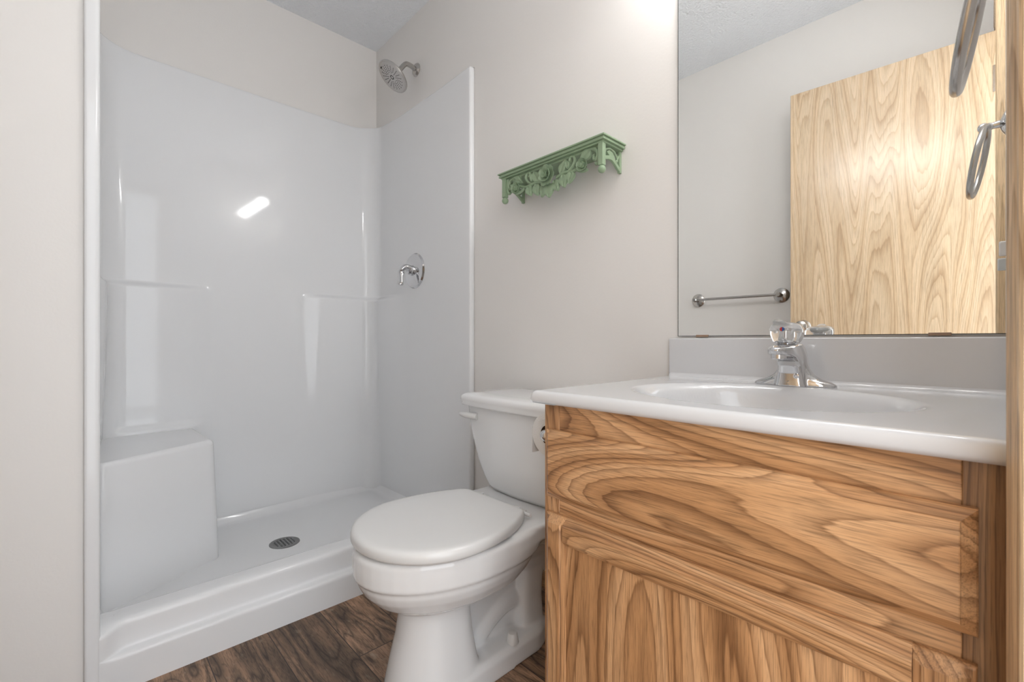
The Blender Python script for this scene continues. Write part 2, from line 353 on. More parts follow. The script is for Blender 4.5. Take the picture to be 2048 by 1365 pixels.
# rim back to the wall
row = []
for i, (x, y) in enumerate(PL):
    xx = min(max(x + (-0.03 if x < 0.1 else 0.03 if x > 1.06 else 0), 0.0102), XB - 0.0008); yy = YA - 0.0008 if y > 2.1 else y
    if y < 2.1: xx = 0.0102 if x < 0.5 else XB - 0.0008
    row.append((xx, yy, ztop(x, y)))
P.append(row)
sur = obj('surround_panel', MB().grid(P), M['acrylic'], sh, smooth=75)
# pan with drain fall and coved edges
g = MB(); nx_, ny_ = 90, 70; P = []
for j in range(ny_ + 1):
    y = lerp(1.53, YBK + 0.004, j / ny_); row = []
    for i in range(nx_ + 1):
        t = i / nx_; x = lerp(XL + 0.001, XR - 0.001, t)
        z = 0.058 + 0.012 * min(1, math.hypot(x - 0.585, y - 1.922) / 0.5)
        cr_ = 0.030
        for d, r in ((x - XL, 0.03), (XR - x, 0.04), (YBK + 0.004 - y, cr_)):
            if d < r: z += r - math.sqrt(max(0, r*r - (r-d)**2))
        z = max(z, 0)
        s_ = 1 - ss(1.555, 1.70, y); z = lerp(z, max(z, 0.160), s_)
        row.append((x, y, z))
    P.append(row)
g.grid(P)
pan = obj('shower_pan', g, M['acrylic'], sh, smooth=80)
# stepped threshold, its recess running out into the lips at both ends
pr_ = [(1.463,0.0),(1.463,0.06),(1.463,0.074),(1.463,0.079),(1.4638,0.083),(1.466,0.086),(1.470,0.0878),(1.476,0.0888),(1.486,0.0895),(1.489,0.0915),(1.4905,0.096),(1.4908,0.101),(1.492,0.125),(1.4928,0.141),(1.4932,0.147),(1.4945,0.153),(1.498,0.1575),(1.504,0.160),(1.512,0.161),(1.53,0.162),(1.56,0.1605)]
g = MB(); P = []
for (y, z) in pr_:
    row = []
    for i in range(101):
        x = lerp(0.010, XB - 0.0008, i / 100) if 0 < i < 100 else (0.010 if i == 0 else XB - 0.0008)
        x = 0.006 + (XB - 0.0068) * (0.5 - 0.5 * math.cos(PI * i / 100))
        r = ss(0.030, 0.085, x) * (1 - ss(XB - 0.085, XB - 0.028, x))
        yy = lerp(min(y, 1.461 + 0.04 * max(0, z - 0.15) / 0.012), y, r) if z < 0.161 else y
        row.append((x, yy, z))
    P.append(row)
g.grid(P)
obj('threshold', g, M['acrylic'], sh, smooth=80)
# moulded corner seat
ft = [(XL+0.002, 1.772), (0.353, 1.935), (0.340, YBK+0.003), (XL+0.002, YBK+0.003)]
fb = [(XL+0.002, 1.752), (0.372, 1.948), (0.358, YBK+0.003), (XL+0.002, YBK+0.003)]
def rpoly(poly, r, n=6):
    out = []
    for i, p in enumerate(poly):
        p = Vector(p); a = (Vector(poly[i-1]) - p).normalized(); c = (Vector(poly[(i+1) % len(poly)]) - p).normalized()
        for k in range(n + 1):
            t = k / n; q = p + a*r*(1-t)**2 + c*r*t**2; out.append((q.x, q.y))
    return out
rings = []
for z in (0.06, 0.2, 0.35): t = (z - 0.06) / 0.44; rings.append([(x, y, z) for x, y in rpoly([(lerp(a[0], c[0], t), lerp(a[1], c[1], t)) for a, c in zip(fb, ft)], 0.026)])
for k in range(7):
    a = PI/2 * k / 6; ins = 0.016 * (1 - math.cos(a)); z = 0.484 + 0.016 * math.sin(a)
    q = [(ft[0][0], ft[0][1] + ins), (ft[1][0] - ins, ft[1][1] + ins), (ft[2][0] - ins, ft[2][1]), ft[3]]
    rings.append([(x, y, z) for x, y in rpoly(q, 0.026)])
obj('moulded_seat', MB().loft(rings), M['acrylic'], sh, smooth=80)
# drain
dr = MB(); O = (0.585, 1.922, 0.0585)
dr.lathe(O, (0,0,1), [(0.0,0.0005),(0.040,0.0005),(0.040,0.0012)], 40, m=M['dark'], cap0=False, cap1=False)  # dark disc under the grate, painted shade of the drain holes
dr.lathe(O, (0,0,1), [(0.055,0.0),(0.055,0.002),(0.050,0.0035),(0.045,0.0025),(0.041,0.003),(0.038,0.003),(0.038,0.001)], 40, m=M['steel'], cap0=False, cap1=False)
for k in range(-3, 4):
    c = k * 0.0125; h_ = math.sqrt(max(0, 0.039**2 - c*c)); wd = 0.0031
    dr.box(O[0]+c-wd, O[0]+c+wd, O[1]-h_, O[1]+h_, O[2]+0.0012, O[2]+0.003, M['steel']); dr.box(O[0]-h_, O[0]+h_, O[1]+c-wd, O[1]+c+wd, O[2]+0.0012, O[2]+0.0031, M['steel'])
obj('drain_cover', dr, M['steel'], sh)

# shower valve
XV = XR - 0.0005
vt = thing('shower_valve', (XV, 1.875, 1.19), 'round chrome shower valve plate with a single curved lever, on the white shower side wall', 'shower valve')
v = MB(); v.lathe((XV, 1.875, 1.19), (-1,0,0), [(0.083,0),(0.084,0.003),(0.078,0.010),(0.070,0.0125),(0.028,0.014),(0.026,0.015)], 56)
obj('escutcheon', v, M['chrome'], vt, smooth=30)
v = MB(); v.lathe((XV-0.014, 1.875, 1.19), (-1,0,0), [(0.024,0),(0.024,0.012),(0.019,0.016),(0.019,0.028)], 32)
obj('valve_stem', v, M['chrome'], vt)
v = MB(); pts = bez([(XV-0.030,1.875,1.196),(XV-0.050,1.876,1.203),(XV-0.066,1.878,1.194),(XV-0.074,1.880,1.165),(XV-0.073,1.882,1.135),(XV-0.076,1.883,1.117)], 8)
n = len(pts); v.tube(pts, [lerp(0.027, 0.014, min(1, i/(n*0.55))) * (1 if i < n-2 else 0.7) for i in range(n)], 20, up=(0.25,0,1), flat=0.62)
obj('lever_handle', v, M['chrome'], vt, sub=1, smooth=70)
# shower head and arm
ht = thing('overhead_shower', (XB, 1.90, 2.163), 'round brushed shower head on a curved arm, high on the wall above the shower', 'shower head')
v = MB(); v.lathe((XB-0.0005, 1.90, 2.163), (-1,0,0), [(0.030,0),(0.031,0.003),(0.027,0.009),(0.017,0.013),(0.012,0.014)], 40)
obj('wall_flange', v, M['nickel'], ht)
hc = Vector((1.048, 1.903, 2.083)); hn = Vector((-0.61, 0.10, -0.78)).normalized()
pts = bez([(XB-0.010,1.90,2.163),(XB-0.035,1.90,2.170),(XB-0.062,1.901,2.166),tuple(hc - hn*0.052),tuple(hc - hn*0.034)], 8)
v = MB(); v.tube(pts, 0.0112, 16); obj('shower_arm', v, M['nickel'], ht, smooth=60)
v = MB(); v.lathe(hc, hn, [(0.013,-0.036),(0.017,-0.032),(0.017,-0.024),(0.013,-0.020),(0.030,-0.013),(0.069,-0.007),(0.0765,-0.004),(0.0775,0.0),(0.0765,0.0035),(0.074,0.0045)], 56)
obj('spray_housing', v, M['nickel'], ht, smooth=30)
v = MB(); v.lathe(hc, hn, [(0.0725,0.0042),(0.0720,0.0055),(0.0690,0.0060),(0.0,0.0062)], 56, m=M['nickel'], cap1=False)
O_, X_, Y_, Z_ = v.frame(hc, hn)
def nz(r, a, s=0.0019): v.lathe(hc + X_*(r*math.cos(a)) + Y_*(r*math.sin(a)) + hn*0.0058, hn, [(s,0),(s*0.8,0.0016)], 8, m=M['dark'])
for k in range(20):
    a0 = 2*PI*k/20
    for j, r in enumerate((0.023,0.031,0.039,0.047,0.055)):
        if j or k % 2: nz(r, a0, 0.0016)
for k in range(8): nz(0.0085, 2*PI*k/8, 0.0024)
for k in range(3): nz(0.061, PI*0.5*0 + 0.05*(k-1) + 0.25, 0.003)
obj('spray_face', v, M['nickel'], ht)

# ---------------------------------------------------------------- carved green shelf
sy0, sy1, sxf, szt = 0.743, 1.190, 1.060, 1.443
st = thing('wall_shelf', (XB, 0.966, 1.39), 'sage green carved wall shelf with roses and ball finials, on the wall above toilet', 'shelf')
v = MB()
for (o, z0, z1) in ((0.0, szt-0.005, szt), (0.005, szt-0.010, szt-0.005), (0.003, szt-0.0145, szt-0.010), (0.010, szt-0.020, szt-0.0145)):
    v.box(sxf+o, XB-0.0005, sy0+o, sy1-o, z0, z1)
obj('top_board', v, M['green'], st, bevel=0.0012, seg=2)
pw = 0.016; yl, yr = sy1-0.020, sy0+0.020; zb = 1.361
for yy in (yl, yr):
    x0 = sxf+0.011
    po = obj('corner_post', MB().box(x0, x0+pw, yy-pw/2, yy+pw/2, zb-0.001, szt-0.019), M['green'], st, bevel=0.001)
    fv = MB(); fv.sphere((x0+pw/2, yy, zb-0.0115), 0.0115, 12); fv.lathe((x0+pw/2, yy, zb-0.004), (0,0,1), [(0.005,0),(0.006,0.003)], 12)
    obj('ball_finial', fv, M['green'], st, smooth=60)
    # pierced side bracket: frame with an arched lower edge, leaf and curl inside
    def sb(a, b2, d): return (lerp(x0+pw, XB-0.001, a), yy + d, szt-0.020 - b2*0.063)
    s_ = MB(); d0, d1 = -0.004, 0.004
    s_.box(XB-0.011, XB-0.0008, yy-0.0045, yy+0.0045, szt-0.084, szt-0.019)
    arch = [(0,0.62),(0.10,0.66),(0.25,0.60),(0.45,0.60),(0.65,0.74),(0.85,0.92),(1,1.02),(1,0.80),(0.85,0.72),(0.65,0.54),(0.45,0.42),(0.25,0.43),(0.1,0.48),(0,0.50)]
    top = bez([(a, b2, 0) for a, b2 in arch[:7]], 4); bot = bez([(a, b2, 0) for a, b2 in arch[7:]], 4)
    s_.loft([[sb(p.x, p.y, d0), sb(q.x, q.y, d0), sb(q.x, q.y, d1), sb(p.x, p.y, d1)] for p, q in zip(top, bot[::-1])])
    s_.tube([sb(a, b2, 0) for a, b2 in ((0.02,0.45),(0.12,0.18),(0.35,0.06),(0.6,0.12),(0.78,0.3),(0.80,0.5),(0.70,0.6))], 0.0036, 8)
    s_.tube([sb(a, b2, 0) for a, b2 in ((0.62,0.62),(0.8,0.45),(0.9,0.2),(0.97,0.05))], 0.003, 8)
    lf = [(0.15,0.28),(0.30,0.16),(0.50,0.22),(0.62,0.40),(0.66,0.62),(0.50,0.56),(0.32,0.46)]
    s_.prism(lf, sb, d0*0.9, d1*0.9)
    obj('side_bracket', s_, M['green'], st, bevel=0.0008, seg=1)
# carved front: coordinates a along the shelf (left 0 .. right 1), b down from the board (metres), d towards the room
xf_ = sxf + 0.022
def F(a, b2, d=0.0): return Vector((xf_ - d, lerp(yl - 0.006, yr + 0.006, a), szt - 0.020 - b2))
WID = abs(yl - yr) - 0.012
def leaf(mb, a, b2, ang, ln, wd, d=0.0, curl=0.003):
    # almond leaf: midrib groove and tilted halves, real thickness; ang measured from 'down', + towards right
    wd *= 1.4; ln *= 1.06; ca, sa = math.cos(ang), math.sin(ang); n = 9; top, bot = [], []
    rows_t, rows_b = [], []
    for i in range(n + 1):
        t = i / n; wv = wd * (math.sin(PI * min(1, t**0.75)) ** 0.8) * (1 - 0.15 * t) + 0.0004
        rt, rb = [], []
        for k in (-1, -0.5, 0, 0.5, 1):
            u, vv = t * ln, k * wv
            A = a + (u * sa + vv * ca) / WID; B = b2 + (u * ca - vv * sa)
            lift = d + curl * math.sin(PI * t) + (0.0022 * (1 - abs(abs(k) - 0.5) * 2)) - (0.0012 if k == 0 else 0)
            rt.append(F(A, B, lift)); rb.append(F(A, B, d - 0.006))
        rows_t.append(rt); rows_b.append(rb)
    mb.loft([rt + rb[::-1] for rt, rb in zip(rows_t, rows_b)])
def scroll(mb, pts, r=0.0032, r1=None, d=0.0):
    q = bez([F(a, b2, d) for a, b2 in pts], 7); n = len(q); r1 = (r1 or r) * 1.4; r *= 1.4
    mb.tube(q, [lerp(r, r1, i/(n-1)) for i in range(n)], 8, up=(1,0,0), flat=1.15)
def petal(mb, c, ang, tilt, ln, wd, d):
    rows = []
    for i in range(8):
        t = i / 7; wv = wd * math.sin(PI * (0.12 + 0.80 * t)) ** 0.7; rt = []; rb = []
        for k in (-1, -0.5, 0, 0.5, 1):
            u = t * ln * math.cos(tilt); h = d + t * ln * math.sin(tilt) - 0.004 * (1-t) + 0.003 * k*k * math.sin(PI*t)
            A = c[0] + (u * math.cos(ang) - k * wv * math.sin(ang)) / WID; B = c[1] + u * math.sin(ang) + k * wv * math.cos(ang)
            rt.append(F(A, B, h)); rb.append(F(A, B, h - 0.0022))
        rows.append(rt + rb[::-1])
    mb.loft(rows)
cv = MB()
for s in (-1, 1):
    def A(a): return 0.5 + s * a          # a measured outwards from the middle
    scroll(cv, [(A(0.08),0.052),(A(0.16),0.046),(A(0.24),0.050),(A(0.31),0.044),(A(0.35),0.036)], 0.0040, 0.0030)
    scroll(cv, [(A(0.19),0.048),(A(0.235),0.036),(A(0.262),0.020),(A(0.250),0.007),(A(0.222),0.005),(A(0.212),0.014),(A(0.224),0.019)], 0.0036, 0.0030)
    scroll(cv, [(A(0.485),0.002),(A(0.488),0.022),(A(0.487),0.040),(A(0.472),0.052),(A(0.455),0.050)], 0.0034)
    scroll(cv, [(A(0.33),0.006),(A(0.40),0.004),(A(0.455),0.010),(A(0.475),0.026),(A(0.462),0.038),(A(0.440),0.036),(A(0.440),0.027),(A(0.452),0.026)], 0.0038, 0.0034)
    scroll(cv, [(A(0.28),0.050),(A(0.33),0.060),(A(0.38),0.060)], 0.0032)
    leaf(cv, A(0.400), 0.010, R(58*-s)*1.0, 0.036, 0.0105, 0.002) if False else leaf(cv, A(0.415), 0.007, R(-62*s), 0.046, 0.0115, 0.003)
    leaf(cv, A(0.185), 0.012, R(8*s), 0.026, 0.0070, 0.001)                       # small oval
    leaf(cv, A(0.115), 0.046, R(150*s), 0.044, 0.0110, 0.001)                     # inner upright leaf
    leaf(cv, A(0.235), 0.048, R(-18*s), 0.036, 0.0115, 0.002)                     # hanging leaves
    leaf(cv, A(0.145), 0.050, R(8*s) if s > 0 else R(-12*s), 0.040, 0.0125, 0.003)
    # outer bud: overlapping petals round a ball
    c = (A(0.355), 0.046)
    for k in range(6): petal(cv, c, R(60*k + 15), R(42), 0.025, 0.0125, 0.002)
    for k in range(4): petal(cv, c, R(90*k + 40), R(66), 0.020, 0.0105, 0.004)
    cv.sphere(F(c[0], c[1], 0.010), 0.0105, 8)
leaf(cv, 0.50, 0.062, R(0), 0.044, 0.0155, 0.003)
leaf(cv, 0.455, 0.060, R(-22), 0.040, 0.0125, 0.001)
leaf(cv, 0.550, 0.058, R(24), 0.038, 0.0125, 0.001)
c = (0.5, 0.040)
for k in range(7): petal(cv, c, R(360*k/7 + 10), R(20), 0.036, 0.0155, 0.006)
for k in range(6): petal(cv, c, R(60*k + 35), R(40), 0.029, 0.0130, 0.009)
for k in range(5): petal(cv, c, R(72*k), R(62), 0.021, 0.0095, 0.011)
cv.sphere(F(0.5, 0.040, 0.016), 0.0055, 8)
cv.box(xf_, xf_+0.006, yr, yl, szt-0.026, szt-0.0195)
obj('carved_front', cv, M['green'], st, smooth=45)

# ---------------------------------------------------------------- toilet
TY = 0.965
tl = thing('toilet', (0.80, TY, 0), 'white two-piece toilet with closed lid, between the shower and the oak vanity', 'toilet')
def egg(xf, xb, w, z, n=48, pf=2.0, pb=2.8, split=0.55):
    xc = lerp(xf, xb, split); out = []
    for i in range(n):
        a = 2*PI*i/n; c, s = math.cos(a), math.sin(a)
        e = pf if c < 0 else pb; rx = (xc - xf) if c < 0 else (xb - xc)
        X = math.copysign(abs(c)**(2/e), c) * rx; Y = math.copysign(abs(s)**(2/e), s) * w
        out.append((xc + X, TY + Y, z))
    return out
body = MB()
# bowl and rim
body.loft([egg(0.570,0.780,0.060,0.195), egg(0.550,0.820,0.085,0.216), egg(0.520,0.855,0.120,0.234), egg(0.490,0.880,0.148,0.254), egg(0.466,0.900,0.165,0.280), egg(0.455,0.910,0.174,0.300),
           egg(0.453,0.915,0.176,0.312), egg(0.445,0.930,0.182,0.318), egg(0.444,0.95,0.185,0.345), egg(0.445,0.95,0.184,0.372), egg(0.451,0.95,0.178,0.380)])
# tank deck
def rrect(x0, x1, y0, y1, z, r=0.03, n=6): return [(x, y, z) for x, y in rpoly([(x0,y0),(x1,y0),(x1,y1),(x0,y1)], r, n)]
body.loft([rrect(0.93,1.04,TY-0.06,TY+0.06,0.18), rrect(0.86,1.08,TY-0.085,TY+0.085,0.25), rrect(0.80,1.12,TY-0.12,TY+0.12,0.300), rrect(0.76,1.14,TY-0.150,TY+0.150,0.330), rrect(0.75,1.145,TY-0.172,TY+0.172,0.345), rrect(0.75,1.145,TY-0.172,TY+0.172,0.378), rrect(0.755,1.14,TY-0.168,TY+0.168,0.384)])
# front pedestal
body.loft([egg(0.520,0.745,0.112,0.0,pb=4), egg(0.522,0.742,0.110,0.03,pb=4), egg(0.533,0.730,0.100,0.08,pb=4), egg(0.548,0.722,0.088,0.14,pb=4), egg(0.556,0.720,0.078,0.20,pb=4), egg(0.556,0.73,0.078,0.25,pb=4)])
# foot plate
def foot(z, o): return [(x, y, z) for x, y in rpoly([(0.60+o,TY-0.114+o),(0.93,TY-0.106+o),(1.000-o,TY-0.075+o),(1.000-o,TY+0.075-o),(0.93,TY+0.106-o),(0.60+o,TY+0.114-o)], 0.02)]
body.loft([foot(0, 0), foot(0.045, 0.002), foot(0.058, 0.012)])
# inner wall, rear column and trapway
body.loft([rrect(0.66,0.98,TY-0.036,TY+0.036,0.04), rrect(0.66,0.98,TY-0.036,TY+0.036,0.33)])
body.loft([rrect(0.885,0.985,TY-0.078,TY+0.078,0.04), rrect(0.895,0.985,TY-0.070,TY+0.070,0.12), rrect(0.90,0.99,TY-0.070,TY+0.070,0.20), rrect(0.90,1.02,TY-0.078,TY+0.078,0.26), rrect(0.88,1.08,TY-0.10,TY+0.10,0.33)])
for k in (-1, 1):
    q = bez([(0.68,TY+k*0.020,0.23),(0.75,TY+k*0.028,0.21),(0.82,TY+k*0.030,0.235),(0.88,TY+k*0.030,0.285),(0.95,TY+k*0.034,0.30)], 6)
    body.tube(q, 0.036, 16)
    q = bez([(0.74,TY+k*0.012,0.05),(0.80,TY+k*0.012,0.10),(0.87,TY+k*0.016,0.13),(0.95,TY+k*0.02,0.12)], 6)
    body.tube(q, 0.036, 16)
obj('bowl', body, M['porcelain'], tl, remesh=0.0035, sm=9, smooth=180)
for k in (-1, 1):
    c = MB(); c.lathe((0.835, TY + k*0.088, 0.055), (0,0,1), [(0.0175,0),(0.0165,0.004),(0.0135,0.022),(0.0115,0.026),(0.0,0.027)], 24, cap1=False)
    obj('bolt_cap', c, M['plastic'], tl)
# tank
def trect(x0, x1, hw, z, bow=0.0, r=0.022):
    p = [(x1, TY-hw), (x1, TY+hw), (x0, TY+hw)]
    n = 10; fr = [(x0 - bow * math.sin(PI*i/n), TY + hw - 2*hw*i/n) for i in range(n+1)]
    q = rpoly([(x1,TY-hw),(x1,TY+hw),(x0,TY+hw),(x0,TY-hw)], r, 6)
    return [(x - bow * max(0, 1 - ((y-TY)/hw)**2) * (1 if x < (x0+x1)/2 else 0), y, z) for x, y in q for _ in (0,)]
def trect2(x0, x1, hw, z, bow=0.0, r=0.022):
    q = []; n = 14
    for i in range(7): a = R(180 - 15*i) ; q.append((x0 + r + r*math.cos(a), TY + hw - r + r*math.sin(a)))      # front-far
    for i in range(7): a = R(90 - 15*i); q.append((x1 - r + r*math.cos(a), TY + hw - r + r*math.sin(a)))
    for i in range(7): a = R(0 - 15*i); q.append((x1 - r + r*math.cos(a), TY - hw + r + r*math.sin(a)))
    for i in range(7): a = R(-90 - 15*i); q.append((x0 + r + r*math.cos(a), TY - hw + r + r*math.sin(a)))
    for i in range(1, n): q.append((x0, lerp(TY - hw + r, TY + hw - r, i/n)))
    mid = (x0 + x1) / 2
    return [(x - (bow * max(0, 1 - ((y-TY)/hw)**2) if x < mid else 0), y, z) for x, y in q]
tk = [(0.985,1.13,0.125,0.384),(0.955,1.135,0.142,0.388),(0.948,1.138,0.152,0.40),(0.942,1.142,0.168,0.43),(0.937,1.145,0.190,0.475),(0.934,1.147,0.206,0.52),(0.930,1.149,0.216,0.56),(0.926,1.151,0.222,0.60),(0.922,1.153,0.226,0.652)]
obj('tank', MB().loft([trect2(a, b2, hw, z, 0.012) for a, b2, hw, z in tk]), M['porcelain'], tl, smooth=70)
ld = [(0.918,1.155,0.232,0.648),(0.910,1.158,0.240,0.650),(0.908,1.158,0.243,0.655),(0.910,1.158,0.241,0.661),(0.907,1.159,0.245,0.668),(0.908,1.159,0.245,0.678),(0.913,1.157,0.240,0.684),(0.923,1.153,0.230,0.6875),(0.96,1.13,0.19,0.689)]
obj('tank_lid', MB().loft([trect2(a, b2, hw, z, 0.018, 0.018) for a, b2, hw, z in ld]), M['porcelain'], tl, smooth=70)
fl = MB(); fl.lathe((0.924, TY+0.170, 0.617), (-1,0,0), [(0.012,0),(0.012,0.006)], 20)
q = bez([(0.914,TY+0.158,0.617),(0.909,TY+0.175,0.618),(0.905,TY+0.200,0.619),(0.903,TY+0.222,0.620),(0.902,TY+0.232,0.6205)], 5); n = len(q)
fl.tube(q, [0.0105 if i < n*0.5 else lerp(0.0105, 0.004, (i/n-0.5)*2) for i in range(n)], 14, up=(0,0,1), flat=1.0)
obj('flush_lever', fl, M['plastic'], tl, smooth=60)
def seatring(o, z, xb=0.853):
    fx, W, xc, Bx = 0.448 + o, 0.187 - o, 0.635, 0.278; out = []
    for i in range(41):                                   # front half ellipse
        a = R(90 + 180 * i / 40); out.append((xc + (xc - fx) * math.cos(a), TY + W * math.sin(a), z))
    e = xb - o; side = []; rr = 0.013
    yy = lambda x: W * math.sqrt(max(0, 1 - ((x - xc) / Bx) ** 2))
    for i in range(1, 21): side.append((lerp(xc, e - rr, i / 20), yy(lerp(xc, e - rr, i / 20))))
    ye = yy(e)
    for i in range(1, 8):
        t = i / 7; p0 = side[19]; side_pt = ((1-t)**2 * p0[0] + 2*t*(1-t) * e + t*t * e, (1-t)**2 * p0[1] + 2*t*(1-t) * ye + t*t * (ye - rr)); side.append(side_pt)
    for x, y in side: out.append((x, TY - y, z))
    for x, y in side[::-1]: out.append((x, TY + y, z))
    return out
obj('seat', MB().loft([seatring(0.012,0.3805), seatring(0.006,0.384), seatring(0.006,0.392), seatring(0.010,0.3955)]), M['plastic'], tl, smooth=70)
obj('seat_lid', MB().loft([seatring(0.004,0.3865), seatring(0.000,0.388), seatring(-0.002,0.392), seatring(-0.002,0.402), seatring(-0.0005,0.4075), seatring(0.003,0.4115), seatring(0.009,0.4140), seatring(0.018,0.4150), seatring(0.05,0.4155), seatring(0.10,0.4157)]), M['plastic'], tl, smooth=70)
for k in (-1, 1):
    hb = MB(); hb.box(0.850, 0.888, TY+k*0.078-0.013, TY+k*0.078+0.013, 0.383, 0.394); hb.box(0.842, 0.868, TY+k*0.078-0.011, TY+k*0.078+0.011, 0.388, 0.408)
    obj('seat_hinge', hb, M['plastic'], tl, bevel=0.003)
hb = MB(); hb.lathe((0.861, TY-0.130, 0.397), (0,1,0), [(0.005,0),(0.005,0.26)], 14); obj('hinge_rod', hb, M['plastic'], tl)

# ---------------------------------------------------------------- vanity cabinet
XF = 0.639; VY0, VY1 = YC + 0.0015, 0.582; ZC = 0.742
vc = thing('vanity_cabinet', (0.9, 0.28, 0), 'honey oak vanity cabinet with wide drawer front and panel door, under the sink top', 'cabinet')
v = MB(); v.box(XF+0.019, XB-0.0015, VY1-0.013, VY1, 0.0, ZC-0.001); v.box(XF+0.019, XB-0.0015, VY0, VY0+0.013, 0.0, ZC-0.001)
v.box(XF+0.019, XB-0.014, VY0+0.013, VY1-0.013, 0.09, 0.105); v.box(XB-0.012, XB-0.0015, VY0+0.013, VY1-0.013, 0.0, ZC-0.03); v.box(XF+0.07, XF+0.083, VY0+0.013, VY1-0.013, 0, 0.09)
obj('cabinet_body', v, cab('z', 1), vc, bevel=0.0008, seg=1)
obj('face_frame_stile', MB().box(XF, XF+0.019, 0.546, VY1, 0.09, ZC-0.001), cab('z', 2), vc, bevel=0.001, seg=1)
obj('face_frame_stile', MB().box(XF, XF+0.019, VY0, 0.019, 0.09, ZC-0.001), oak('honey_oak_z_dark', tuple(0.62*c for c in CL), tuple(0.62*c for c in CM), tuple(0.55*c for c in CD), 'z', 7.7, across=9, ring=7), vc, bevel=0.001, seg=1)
obj('face_frame_rail', MB().box(XF+0.0004, XF+0.019, 0.019, 0.546, 0.680, ZC-0.001), cab('y', 3), vc, bevel=0.001, seg=1)
obj('face_frame_rail', MB().box(XF+0.0004, XF+0.019, 0.019, 0.546, 0.535, 0.580), cab('y', 4), vc, bevel=0.001, seg=1)
obj('face_frame_rail', MB().box(XF+0.0004, XF+0.019, 0.019, 0.546, 0.09, 0.13), cab('y', 5), vc, bevel=0.001, seg=1)
def bev_slab(y0, y1, z0, z1, xb, cuts):      # stepped, bevelled slab: cuts = list of (inset, x)
    return MB().loft([[(x, y0+i, z0+i), (x, y1-i, z0+i), (x, y1-i, z1-i), (x, y0+i, z1-i)] for i, x in [(0, xb)] + cuts])
DC = [(0, XF-0.0065), (0.0015, XF-0.0085), (0.0035, XF-0.0095), (0.0115, XF-0.0165), (0.0125, XF-0.0185), (0.0135, XF-0.019)]
obj('drawer_front', bev_slab(0.0075, 0.571, 0.569, 0.694, XF, DC), cab('y', 6, ring=12, across=6, along=0.9), vc, smooth=20)
# door: coped stiles and rails, chamfered outer edge, beaded inner edge, flat panel
dy0, dy1, dz0, dz1, sw = 0.008, 0.571, 0.112, 0.5405, 0.048
cdr = MB(); cdr.box(XF-0.009, XF-0.003, dy0+sw-0.006, dy1-sw+0.006, dz0+sw-0.006, dz1-sw+0.006)
dpanel = obj('cabinet_door', cdr, cab('z', 8, ring=11, across=5, along=0.7), vc)
def rail(u0, u1, w0, w1, fn, ends=False):     # u along; w from the door's outer edge inwards
    cut = [(0, 0.0065), (0.0015, 0.0085), (0.0035, 0.0095), (0.0115, 0.0165), (0.0135, 0.019)]
    pr2 = [(w0, 0.0005)] + [(w0 + a, d) for a, d in cut] + [(w1-0.008, 0.019), (w1-0.006, 0.0165), (w1-0.001, 0.0135), (w1, 0.0095), (w1, 0.0005)]
    st = [(u0 + a, d) for a, d in cut] + [(u1 - a, d) for a, d in cut[::-1]] if ends else [(u0, 1), (u1, 1)]
    return MB().loft([[fn(u, a, XF - min(d, lim)) for a, d in pr2] for u, lim in st])
obj('door_stile', rail(dz0, dz1, 0, sw, lambda u, a, x: (x, dy1-a, u), True), cab('z', 9), dpanel, smooth=15)
obj('door_stile', rail(dz0, dz1, 0, sw, lambda u, a, x: (x, dy0+a, u), True), cab('z', 10), dpanel, smooth=15)
obj('door_rail', rail(dy0+sw-0.0005, dy1-sw+0.0005, 0, sw, lambda u, a, x: (x+0.0002, u, dz1-a)), cab('y', 11), dpanel, smooth=15)
obj('door_rail', rail(dy0+sw-0.0005, dy1-sw+0.0005, 0, sw, lambda u, a, x: (x+0.0002, u, dz0+a)), cab('y', 12), dpanel, smooth=15)

# vanity top with integral oval basin
ZT = 0.765; TX0, TY1_, TY0_ = 0.617, 0.599, YC+0.0015
SX, SY, AX, AY = 0.862, 0.282, 0.176, 0.212
vt2 = thing('countertop', (0.9, 0.28, ZT), 'glossy white vanity top with integral oval sink and backsplash, on the oak cabinet', 'countertop')
xs = [TX0 + d for d in (0,0.0012,0.003,0.0055,0.0085,0.012,0.02)] + [lerp(TX0+0.028, XB-0.040, i/110) for i in range(111)] + [XB-0.036+0.002*i for i in range(10)]
ys = [lerp(TY0_, TY1_-0.028, i/140) for i in range(141)] + [TY1_ - d for d in (0.02,0.012,0.0085,0.0055,0.003,0.0012,0)]
def ztp(x, y):
    z = ZT; r = 0.009
    for d in (x - TX0, TY1_ - y):
        if d < r: z -= r - math.sqrt(max(0, r*r - (r-d)**2))
    d = (XB - 0.019) - x
    if d < 0.012: z += 0.012 - math.sqrt(max(0, 0.012**2 - (0.012 - max(d, 0))**2))
    e = math.hypot((x - SX)/AX, (y - SY)/AY)
    if e < 1.06:
        if e > 0.94: t = (1.06 - e) / 0.12; z -= 0.018 * t * t
        else: z -= 0.018 + 0.115 * (1 - (e/0.94)**2.6) ** 0.75 if e < 0.94 else 0.018
    return z
g = MB(); g.grid([[(x, y, ztp(x, y)) for y in ys] for x in xs])
g.grid([[(TX0, y, ztp(TX0, y)) for y in ys], [(TX0, y, 0.748) for y in ys], [(TX0+0.004, y, ZC) for y in ys], [(TX0+0.06, y, ZC) for y in ys]], flip=True)
g.grid([[(x, TY1_, ztp(x, TY1_)) for x in xs], [(x, TY1_, 0.748) for x in xs], [(x, TY1_-0.004, ZC) for x in xs], [(x, TY1_-0.06, ZC) for x in xs]])
bmesh.ops.remove_doubles(g.bm, verts=g.bm.verts, dist=1e-5)
obj('basin_top', g, M['marble'], vt2, smooth=60)
g = MB(); g.box(XB-0.0195, XB-0.0005, TY0_, TY1_+0.0, ZT-0.01, 0.8655)
